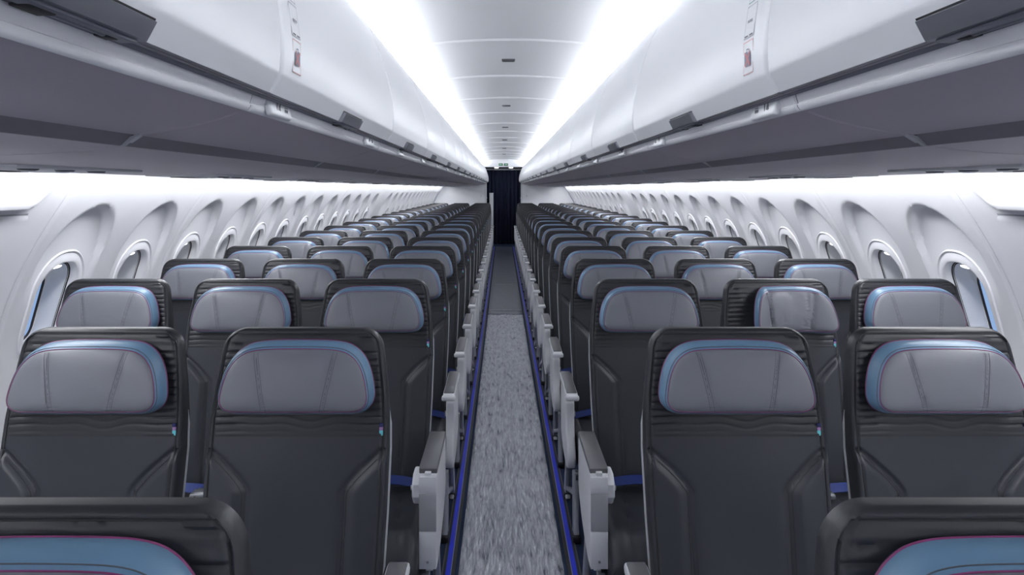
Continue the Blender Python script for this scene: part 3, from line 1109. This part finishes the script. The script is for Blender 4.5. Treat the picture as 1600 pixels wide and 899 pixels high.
def cushion_mesh():
    mb = MB()
    nx, ny = 28, 40
    hw = 0.226
    yb, yf = -0.125, -0.590
    def top(x, t):
        z = 0.487 + 0.018 * smooth(0.2, 0.75, t) - 0.075 * max(0, (t - 0.80) / 0.2) ** 2.2
        e = hw - abs(x)
        R = 0.03
        if e < R: z -= 0.026 * (1 - math.sqrt(max(0, 1 - (1 - e / R) ** 2)))
        z -= 0.004 * math.exp(-((abs(x) - 0.115 - 0.05 * t) / 0.004) ** 2)
        z += 0.007 * smooth(0.115 + 0.05 * t, 0.16 + 0.05 * t, abs(x))
        return z
    up, lo = [], []
    for j in range(ny + 1):
        t = 1 - (1 - j / ny) ** 1.15
        y = yb + (yf - yb) * t
        up.append([(hw * math.copysign(abs(-1 + 2 * i / nx) ** 0.8, -1 + 2 * i / nx), y, top(hw * math.copysign(abs(-1 + 2 * i / nx) ** 0.8, -1 + 2 * i / nx), t)) for i in range(nx + 1)])
    front = [0.40, 0.375, 0.36]
    def fr(z, y): return [(hw * math.copysign(abs(-1 + 2 * i / nx) ** 0.8, -1 + 2 * i / nx), y, z) for i in range(nx + 1)]
    up.append(fr(0.395, yf + 0.002)); up.append(fr(0.372, yf + 0.014)); up.append(fr(0.360, yf + 0.04)); up.append(fr(0.360, yb))
    mb.grid(up, 'leather')
    mb.add([r[0] for r in up], [tuple(range(len(up)))], 'leather')
    mb.add([r[-1] for r in up], [tuple(range(len(up)))], 'leather')
    mb.grid([up[-1], up[0]], 'leather')
    for s_ in (-1, 1):
        p = []
        for j in range(25):
            t = 0.98 * j / 24
            x = s_ * (0.115 + 0.05 * t)
            p.append((x, yb + (yf - yb) * t, top(x, t) + 0.0012))
        mb.ribbon(p, (0, 0, 1), 0.0018, 'thread')
    return mb.mesh('seat_cushion', 50)

def belt_mesh(sx):
    mb = MB()
    # strap lying across the back of the cushion, one end arched over the buckle
    def band(path, w, m='belt'):
        P = [Vector(p) for p in path]
        a = [p + Vector((0, -w * 0.45, -w * 0.15)) for p in P]
        b = [p + Vector((0, w * 0.45, w * 0.15)) for p in P]
        c = [p + Vector((0, w * 0.45, w * 0.15 - 0.002)) for p in P]
        d = [p + Vector((0, -w * 0.45, -w * 0.15 - 0.002)) for p in P]
        mb.loops([[a[i], b[i], c[i], d[i]] for i in range(len(P))], m, True, True)
    p1 = []
    for i in range(21):
        t = i / 20
        x = -0.242 + 0.20 * t
        p1.append((sx * (x + 0.02) * -1, -0.185 - 0.035 * math.sin(math.pi * t), 0.505 + 0.012 * math.sin(math.pi * t * 1.2)))
    band(p1, 0.046)
    p2 = []
    for i in range(15):
        t = i / 14
        x = 0.222 - 0.30 * t
        p2.append((sx * x * -1, -0.180 - 0.030 * t, 0.506 + 0.030 * math.sin(math.pi * t * 0.9)))
    band(p2, 0.046)
    return mb.mesh('seat_belt')
def buckle_mesh(sx):
    mb = MB()
    bx = sx * 0.060
    mb.prism([(-0.034, 0.0), (-0.030, 0.014), (0.024, 0.018), (0.034, 0.010), (0.034, 0.0), (0.022, -0.005), (-0.026, -0.004)], 'xz', -0.024, 0.024, 'steel', 0.003, 2)
    mb.box((0.005, 0.0, 0.017), (0.044, 0.040, 0.004), 'steel', 0.0015)
    mb.box((-0.012, -0.0243, 0.006), (0.006, 0.002, 0.004), 'black')
    for i, v in enumerate(mb.v):
        mb.v[i] = (v[0] * (1 if sx < 0 else -1) + bx, v[1] - 0.262, v[2] + 0.506)
    return mb.mesh('buckle')
def tag_mesh():
    mb = MB()
    z0 = 0.893
    for (a, b, m) in ((0.021, 0.030, 'tag_navy'), (0.013, 0.021, 'tag_pink'), (0.0, 0.013, 'tag_teal')):
        x = back_w(z0) - 0.017
        mb.box((x, rec_y(z0) - 0.001 + 0.004, z0 + (a + b) / 2), (0.009, 0.005, b - a), m, 0.001, 1)
    return mb.mesh('fabric_tag')
def base_mesh():
    mb = MB()
    for y in (-0.18, -0.48):
        mb.tube([(-0.245, y, 0.335), (0.245, y, 0.335)], 0.024, 'frame', 14)
    mb.box((0, -0.33, 0.352), (0.42, 0.40, 0.014), 'frame', 0.004)
    for x in (-0.19, 0.19):
        mb.prism([(-0.08, 0.32), (-0.04, 0.46), (-0.09, 0.47), (-0.16, 0.36), (-0.54, 0.35), (-0.54, 0.33)], 'yz', x - 0.008, x + 0.008, 'frame', 0.002)
    return mb.mesh('seat_frame')
def leg_mesh(kind):
    mb = MB()
    if kind == 'front':
        mb.prism([(-0.46, 0.28), (-0.50, 0.28), (-0.515, 0.06), (-0.53, 0.03), (-0.53, 0.012), (-0.47, 0.012), (-0.475, 0.05)], 'yz', -0.012, 0.012, 'leg', 0.004)
        mb.box((0, -0.515, 0.016), (0.034, 0.060, 0.030), 'black', 0.006)
    else:
        mb.prism([(-0.165, 0.28), (-0.205, 0.28), (-0.13, 0.03), (-0.15, 0.012), (-0.05, 0.012), (-0.07, 0.03)], 'yz', -0.012, 0.012, 'leg', 0.004)
        mb.prism([(-0.48, 0.20), (-0.48, 0.175), (-0.10, 0.035), (-0.10, 0.055)], 'yz', -0.008, 0.008, 'leg', 0.003)
        mb.box((0, -0.10, 0.016), (0.034, 0.070, 0.030), 'black', 0.006)
    return mb.mesh('leg')

def arm_meshes(sx):
    """ordinary aisle armrest: curved pale side panel with a slim padded arm above"""
    out = {}
    mb = MB()
    poly = [(-0.085, 0.585), (-0.10, 0.602), (-0.13, 0.607), (-0.20, 0.596), (-0.27, 0.585), (-0.325, 0.578), (-0.345, 0.568), (-0.350, 0.55), (-0.350, 0.50), (-0.360, 0.45), (-0.385, 0.40), (-0.410, 0.36),
            (-0.418, 0.33), (-0.410, 0.302), (-0.385, 0.285), (-0.34, 0.280), (-0.24, 0.290), (-0.16, 0.31), (-0.10, 0.35), (-0.075, 0.42), (-0.07, 0.52)]
    poly = refine(poly + [poly[0]], 3)[:-1]
    mb.prism(poly, 'yz', -0.019, 0.019, 'arm_white', 0.008, 3)
    mb.tube([(-sx * 0.017, -0.10, 0.585), (-sx * 0.017, -0.10, 0.585), (sx * 0.024, -0.10, 0.585)], 0.014, 'arm_white', 14)
    mb.tube([(sx * 0.019, -0.30, 0.500), (sx * 0.027, -0.30, 0.500)], 0.012, 'arm_grey', 14)
    out['armrest'] = mb.mesh('armrest')
    mb = MB()
    ap = [(-0.085, 0.605), (-0.075, 0.618), (-0.085, 0.632), (-0.11, 0.636), (-0.42, 0.628), (-0.432, 0.622), (-0.436, 0.610), (-0.43, 0.600), (-0.415, 0.598), (-0.30, 0.604), (-0.14, 0.604)]
    mb.prism(ap, 'yz', -0.026, 0.026, 'arm_white', 0.005, 3)
    tp = [(-0.092, 0.6345), (-0.095, 0.639), (-0.11, 0.6415), (-0.41, 0.6335), (-0.418, 0.630), (-0.418, 0.625), (-0.10, 0.630)]
    mb.prism(tp, 'yz', -0.0225, 0.0225, 'arm_pad', 0.003, 2)
    out['arm_pad'] = mb.mesh('arm_pad')
    mb = MB()
    mb.box((0, -0.433, 0.611), (0.062, 0.022, 0.024), 'arm_white', 0.008, 3)
    out['end_cap'] = mb.mesh('end_cap')
    return out
def box_arm_meshes(sx):
    """deep box armrest holding the folding tray"""
    out = {}
    mb = MB()
    poly = [(-0.175, 0.598), (-0.50, 0.598), (-0.510, 0.590), (-0.508, 0.310), (-0.500, 0.297), (-0.44, 0.297), (-0.36, 0.312), (-0.26, 0.348), (-0.185, 0.395), (-0.165, 0.43), (-0.165, 0.585)]
    mb.prism(poly, 'yz', -0.028, 0.028, 'arm_white', 0.006, 3)
    mb.prism([(-0.47, 0.296), (-0.48, 0.28), (-0.44, 0.27), (-0.36, 0.30), (-0.34, 0.32)], 'yz', -0.014, 0.014, 'arm_white', 0.003)
    # inner hinge housing
    mb.prism([(-0.52 + 0.035, 0.555), (-0.485, 0.515), (-0.45, 0.48), (-0.40, 0.47), (-0.40, 0.58), (-0.45, 0.58)], 'yz', sx * -1 * -0.026, sx * -1 * -0.054, 'arm_white', 0.006, 3)
    mb.tube([(sx * 0.052, -0.458, 0.535), (sx * 0.060, -0.458, 0.535)], 0.008, 'steel', 12)
    out['armrest'] = mb.mesh('armrest')
    mb = MB()
    mb.box((0, -0.5105, 0.480), (0.0545, 0.004, 0.118), 'arm_grey', 0.0015)
    mb.box((0, -0.5100, 0.360), (0.0545, 0.004, 0.116), 'arm_white', 0.0015)
    mb.box((0, -0.5098, 0.5665), (0.0545, 0.004, 0.050), 'arm_white', 0.0015)
    mb.tube([(0, -0.511, 0.325), (0, -0.514, 0.325)], 0.004, 'leg', 10)
    out['front_panel'] = mb.mesh('front_panel')
    mb = MB()
    tp = [(-0.165, 0.600), (-0.165, 0.612), (-0.18, 0.618), (-0.485, 0.618), (-0.497, 0.612), (-0.497, 0.597), (-0.18, 0.597)]
    mb.prism(tp, 'yz', -0.029, 0.029, 'arm_pad', 0.004, 2)
    mb.box((0, -0.502, 0.600), (0.020, 0.014, 0.010), 'arm_white', 0.002)
    out['arm_pad'] = mb.mesh('arm_pad')
    return out

SM = {'backrest': backrest_mesh(), 'back_shell': shell_mesh(), 'headrest': headrest_mesh(), 'folded': headrest_mesh(True), 'seat_cushion': cushion_mesh(),
      'fabric_tag': tag_mesh(), 'seat_frame': base_mesh(), 'lf': leg_mesh('front'), 'lr': leg_mesh('rear')}

def make_seat(sx, aisle=None, folded=False):
    r = empty('passenger_seat')
    link_mesh('backrest', SM['backrest'], r)
    link_mesh('back_shell', SM['back_shell'], r)['label'] = 'pale grey back shell'
    link_mesh('headrest', SM['folded' if folded else 'headrest'], r)['label'] = 'grey headrest with a steel blue border'
    link_mesh('seat_cushion', SM['seat_cushion'], r, (0, 0, -0.085))
    link_mesh('fabric_tag', SM['fabric_tag'], r)['label'] = 'tiny navy and teal fabric tag'
    link_mesh('seat_frame', SM['seat_frame'], r, (0, 0, -0.075))
    b = link_mesh('seat_belt', BELT[sx], r, (0, 0, -0.085))
    b['label'] = 'blue lap belt'
    link_mesh('buckle', BUCK[sx], b)
    lx = (0.245 * -sx, 0.10 * sx) if aisle else (0.16, -0.16)
    for x in lx[:1] if aisle else lx:
        link_mesh('leg', SM['lf'], r, (x, 0, 0))
        link_mesh('leg', SM['lr'], r, (x, 0, 0))
    if aisle:
        link_mesh('leg', SM['lf'], r, (sx * 0.15, 0, 0))
        link_mesh('leg', SM['lr'], r, (sx * 0.15, 0, 0))
        A = ARM[sx] if aisle == 'plain' else BOX[sx]
        ao = link_mesh('armrest', A['armrest'], r, (-sx * 0.254, 0, -0.03 if aisle == 'plain' else 0))
        ao['label'] = 'pale grey aisle armrest'
        for kx in A:
            if kx != 'armrest':
                link_mesh(kx, A[kx], ao)
    return r
BELT = {s_: belt_mesh(s_) for s_ in (-1, 1)}
BUCK = {s_: buckle_mesh(s_) for s_ in (-1, 1)}
ARM = {s_: arm_meshes(s_) for s_ in (-1, 1)}
BOX = {s_: box_arm_meshes(s_) for s_ in (-1, 1)}

POS = ('aisle', 'middle', 'window')
protos = {}
def place_seat(i, sx, c):
    side = 'left' if sx < 0 else 'right'
    variant = ('box' if i == 2 else 'plain') if c == 0 else 'none'
    folded = (i == 2 and sx > 0 and c == 1)
    key = (sx, variant, folded)
    if key not in protos:
        o = protos[key] = make_seat(sx, None if variant == 'none' else variant, folded)
    else:
        o = copy_tree(protos[key])
    o.location = (sx * (SEAT_X[c] + (0.010 if i == 1 else -0.003)), ROWS[i], 0)
    extra = ''
    if folded:
        lab = 'dark leather middle seat right of the aisle whose grey headrest has creased folded wings'
    elif variant == 'box':
        lab = 'dark leather %s aisle seat with deep boxy tray armrest, third row from the camera' % side
    elif i == 0:
        lab = 'dark leather seat back cut off by the bottom edge, nearest on the %s' % side
    elif i == len(ROWS) - 1:
        lab = 'dark grey leather %s seat %s of the aisle in the last row' % (POS[c], side)
    else:
        lab = 'dark grey leather %s seat %s of the aisle, %s row from the camera' % (POS[c], side, ORD[i])
    tag(o, lab, 'seat', 'passenger seats %s of the aisle' % side)
for i in range(len(ROWS)):
    for sx in (-1, 1):
        for c in range(3):
            if i == 0 and c > 0: continue
            if i == 1 and c > 1: continue
            place_seat(i, sx, c)

# ------------------------------------------------------------------ far end of the cabin
def bulkhead(sx, n):
    mb = MB()
    inner = 0.445
    poly = [(sx * inner, 0), (sx * inner, 1.655)] + [(sx * wall_x(z), z) for z in (1.60, 1.43, 1.29, 1.14, 1.0, 0.8, 0.5, 0.2, 0.0)]
    mb.prism(poly, 'xz', Y_END + 0.002, Y_END + 0.05, 'white')
    mb.box((sx * (inner + 0.018), Y_END - 0.003, 0.83), (0.042, 0.014, 1.65), 'shell', 0.003)
    mb.box((sx * (inner + 0.15), Y_END - 0.003, 1.30), (0.012, 0.010, 0.05), 'arm_grey', 0.002)
    mb.box((sx * (inner - 0.004), Y_END + 0.0, 1.25), (0.016, 0.02, 0.03), 'steel', 0.003)
    mb.box((sx * (inner - 0.002), Y_END + 0.0, 0.98), (0.014, 0.02, 0.03), 'steel', 0.003)
    o = mb.build('wall_end_%s' % ('left' if sx < 0 else 'right'))
    return struct(o)
bulkhead(-1, 0)
bulkhead(1, 1)
# header over the doorway
mb = MB()
n = 30
top = [(-0.80 + 1.6 * i / n, ceil_z(-0.80 + 1.6 * i / n) + 0.01) for i in range(n + 1)]
mb.prism(top + [(0.80, 2.06), (-0.80, 2.06)], 'xz', Y_END + 0.02, Y_END + 0.08, 'white')
mb.box((0, Y_END + 0.01, 2.225), (0.22, 0.05, 0.03), 'white', 0.008)
struct(mb.build('wall_end_header'))
mb = MB()
mb.box((0, Y_END + 0.30, 2.055), (1.7, 0.46, 0.012), 'slate')
mb.box((0, Y_END + 0.54, 2.03), (1.7, 0.02, 0.07), 'slate')
struct(mb.build('wall_end_soffit'))
for sx, side in ((-1, 'left'), (1, 'right')):
    r = empty('downlight', (sx * 0.187, Y_END + 0.06, 2.04))
    tag(r, 'small square white lamp above the dark curtain, on the %s of the exit sign' % side, 'light')
    a = MB(); a.box((0, 0, 0.004), (0.115, 0.05, 0.022), 'white', 0.004); a.build('casing', r)
    a = MB(); a.box((0, -0.02, -0.004), (0.10, 0.018, 0.020), 'lamp_small', 0.003); a.build('lens', r)

sg = empty('exit_sign', (-0.01, Y_END - 0.012, 2.118))
tag(sg, 'green exit sign with two white pictograms on the header above the curtain', 'sign')
a = MB(); a.box((0, 0.012, 0), (0.262, 0.024, 0.072), 'paper', 0.004); a.build('sign_box', sg)
for sx in (-1, 1):
    a = MB()
    a.box((sx * 0.068, -0.002, 0), (0.104, 0.006, 0.060), 'sign_green', 0.001)
    p = a.build('pictogram_panel', sg)
    a = MB()
    cx = sx * 0.060
    # arrow and a small door opening
    a.prism([(cx + sx * 0.026, -0.015), (cx + sx * 0.034, -0.015), (cx + sx * 0.034, 0.015), (cx + sx * 0.026, 0.015)], 'xz', -0.0062, -0.0048, 'sign_white')
    a.prism([(cx - sx * 0.020, 0.0), (cx - sx * 0.005, 0.012), (cx - sx * 0.005, 0.004), (cx + sx * 0.012, 0.004), (cx + sx * 0.012, -0.004), (cx - sx * 0.005, -0.004), (cx - sx * 0.005, -0.012)], 'xz', -0.0062, -0.0048, 'sign_white')
    a.build('pictogram', p)

# curtain: pleated cloth hung from a white rail
cr = empty('curtain', (0, Y_END + 0.50, 0))
tag(cr, 'dark navy pleated curtain hanging across the far end of the aisle', 'curtain')
mb = MB()
rows = []
for j in range(25):
    z = 0.015 + 1.975 * j / 24
    r = []
    for i in range(241):
        x = -0.66 + 1.32 * i / 240
        a = 0.020 + 0.010 * (1 - j / 24)
        y = a * math.sin(x * 68 + 0.6 * math.sin(x * 11) + 0.15 * math.sin(z * 3)) + 0.006 * math.sin(x * 151 + z)
        r.append((x, y, z))
    rows.append(r)
mb.grid(rows, 'curtain')
mb.build('cloth', cr, sharp=180)
mb = MB()
mb.box((0, -0.01, 2.002), (1.34, 0.05, 0.026), 'white', 0.006)
for i in range(34):
    mb.box((-0.64 + 1.28 * i / 33, -0.03, 1.988), (0.010, 0.012, 0.014), 'white', 0.003)
mb.build('curtain_rail', cr)
# dark vestibule walls at either side of the curtain
mb = MB()
for sx in (-1, 1):
    mb.box((sx * 0.70, Y_END + 0.60, 1.05), (0.04, 1.10, 2.10), 'slate')
mb.box((0, 19.15, 1.05), (1.44, 0.05, 2.1), 'slate')
struct(mb.build('wall_vestibule'))

r = empty('partition_post', (-0.322, Y_END + 0.10, 0))
tag(r, 'pale grey upright post in front of the curtain, left of the aisle', 'post')
a = MB(); a.box((0, 0, 0.685), (0.105, 0.05, 1.37), 'shell', 0.006); a.build('upright', r)
a = MB(); a.box((0, 0, 1.372), (0.112, 0.058, 0.016), 'arm_white', 0.004); a.build('top_cap', r)
a = MB(); a.box((-0.155, 0.02, 0.685), (0.035, 0.05, 1.37), 'shell', 0.004); a.build('side_rail', r)
a = MB(); a.box((-0.075, 0, 0.03), (0.21, 0.06, 0.06), 'groove', 0.006); a.build('foot', r)

# end wall behind the viewpoint closes the cabin
mb = MB()
mb.box((0, Y_NEAR - 0.03, 1.12), (3.9, 0.05, 2.3), 'white')
struct(mb.build('wall_front'))
